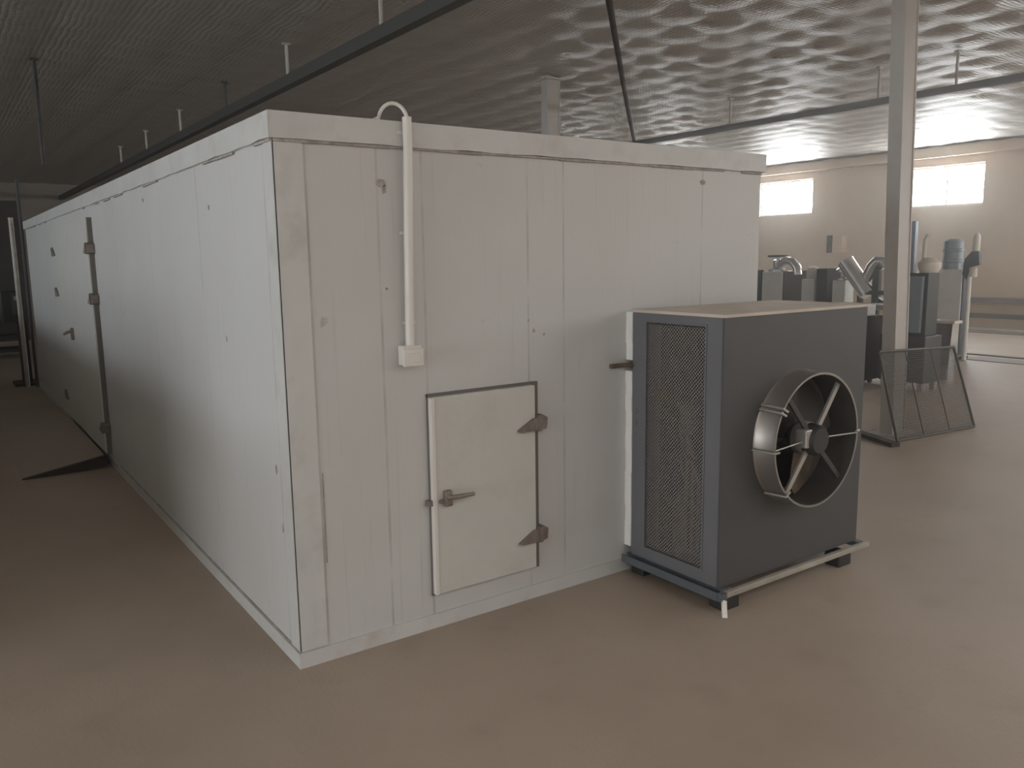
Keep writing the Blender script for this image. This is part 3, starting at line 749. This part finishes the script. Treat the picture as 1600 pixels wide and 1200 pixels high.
# E: white cabinet machine with drum
mE = thing('wrapping_machine', (11.7, 3.4, 0), 'pale cabinet machine with a ribbed drum on top, right of the column', 'machine')
MB().box(11.6, 11.86, 3.22, 3.60, .05, 1.37, bev=.01).build('body', 'steel_pale', mE)
MB().box(11.62, 11.84, 3.205, 3.219, .07, 1.35).build('dark_side', 'rail_blue', mE)
MB().box(11.58, 11.88, 3.19, 3.62, 0, .05).build('plinth', 'darkmach', mE)
d = MB().lathe([(0, 0), (.14, 0), (.14, .10), (.15, .11), (.15, .14), (.14, .15), (.14, .26), (.15, .27), (.15, .30), (.14, .31), (.14, .42), (.08, .46), (0, .46)], (11.75, 3.45, 1.37), 2, 28).build('drum', 'blue', mE, smooth=True)
MB().prism([(3.22, 1.30), (3.20, 1.52), (3.10, 1.64), (3.00, 1.64), (2.98, 1.44), (3.12, 1.40), (3.16, 1.22)], 0, 11.6, 11.68).build('arm', 'darkmach', mE)
MB().lathe([(0, 0), (.045, 0), (.05, .03), (.05, .22), (.03, .26), (0, .26)], (11.62, 3.05, 1.64), 2, 16).build('glint_cylinder', 'palecap_glint', mE, smooth=True)  # pale cylinders here and below paint bright reflections on the machine
MB().lathe([(0, 0), (.05, 0), (.055, .02), (.055, .13), (0, .15)], (11.60, 3.06, 1.26), 2, 16).build('lower_glint', 'palecap_glint', mE, smooth=True)
MB().tube([(11.66, 3.14, 0), (11.66, 3.14, 1.32)], .035, 12).build('stand_pole', 'steel_pale', mE, smooth=True)
# silver box
mS = thing('steel_bin', (9.6, 2.37, 0), 'small silver steel bin with a bright rim behind the mesh panel', 'bin')
MB().prism([(2.28, 0), (2.46, 0), (2.50, .74), (2.25, .74)], 0, 9.5, 9.66).build('body', 'steel', mS)
r = MB(); r.box(9.48, 9.68, 2.22, 2.25, .73, .765); r.box(9.48, 9.68, 2.50, 2.53, .73, .765); r.box(9.48, 9.50, 2.25, 2.50, .73, .765); r.box(9.66, 9.68, 2.25, 2.50, .73, .765); r.build('rim', 'palecap_glint', mS)
# electrical box on the far wall
eb = thing('wall_cabinet', (17.2, 9.0, 1.85), 'small electrical cabinet mounted on the cream far wall', 'electrical cabinet')
MB().box(17.02, 17.2, 8.80, 9.12, 1.64, 2.06, bev=.006).build('body', 'wall', eb)
MB().box(17.0, 17.02, 9.08, 9.22, 1.64, 2.06).build('open_door', 'brown', eb)

# ------------------------------------------------------------------ far left clutter
fp = MB().tube([(-.03, 9.70, 0), (-.03, 9.70, 2.75)], .022, 10).build('upright_pole', 'rod_dark', smooth=True); set_origin(fp, (-.03, 9.70, 0))
tag(fp, 'thin dark upright pole at the far end of the cold room', 'pole')
wp = MB().tube([(-.14, 9.75, 0), (-.14, 9.75, 2.26)], .03, 10).build('white_pipe', 'rail', smooth=True); set_origin(wp, (-.14, 9.75, 0))
tag(wp, 'short pale vertical pipe just beyond the far end of the cold room', 'pipe')
fb = thing('fan_cabinet', (-.2, 10.1, 0), 'dark grey machine box on a leg beyond the cold room end', 'machine')
MB().box(-.34, -.08, 9.9, 10.3, .88, 1.30, bev=.008).build('housing', 'blackm', fb)
MB().box(-.22, -.09, 9.885, 9.899, .98, 1.27).build('face_plate', 'beam', fb)
MB().box(-.19, -.12, 9.892, 9.884, 1.17, 1.23).build('display', 'rail', fb)
MB().box(-.17, -.06, 9.95, 10.15, .04, .88).build('leg', 'slat', fb)
MB().box(-.28, -.0, 9.85, 10.3, 0, .04).build('foot_plate', 'slat', fb)
rk = thing('slatted_rack', (-.6, 14.3, 0), 'low dark slatted rack standing across the hall at far left', 'rack')
for i, z in enumerate((.10, .34, .58, .82, 1.0)):
    MB().box(-2.0, .22, 14.0, 14.6, z, z+.06).build('shelf', 'slat' if i < 4 else 'rail', rk)
for x in (-1.95, .18):
    for y in (14.04, 14.56): MB().box(x-.03, x+.03, y-.03, y+.03, 0, 1.1).build('post', 'slat', rk)
bw = MB().box(-3.5, .6, 17.8, 18.2, 0, 3.0).build('stacked_boards', 'slat')
set_origin(bw, (-1.5, 18, 0)); tag(bw, 'dim tall stack of boards far behind the slatted rack', 'boards')
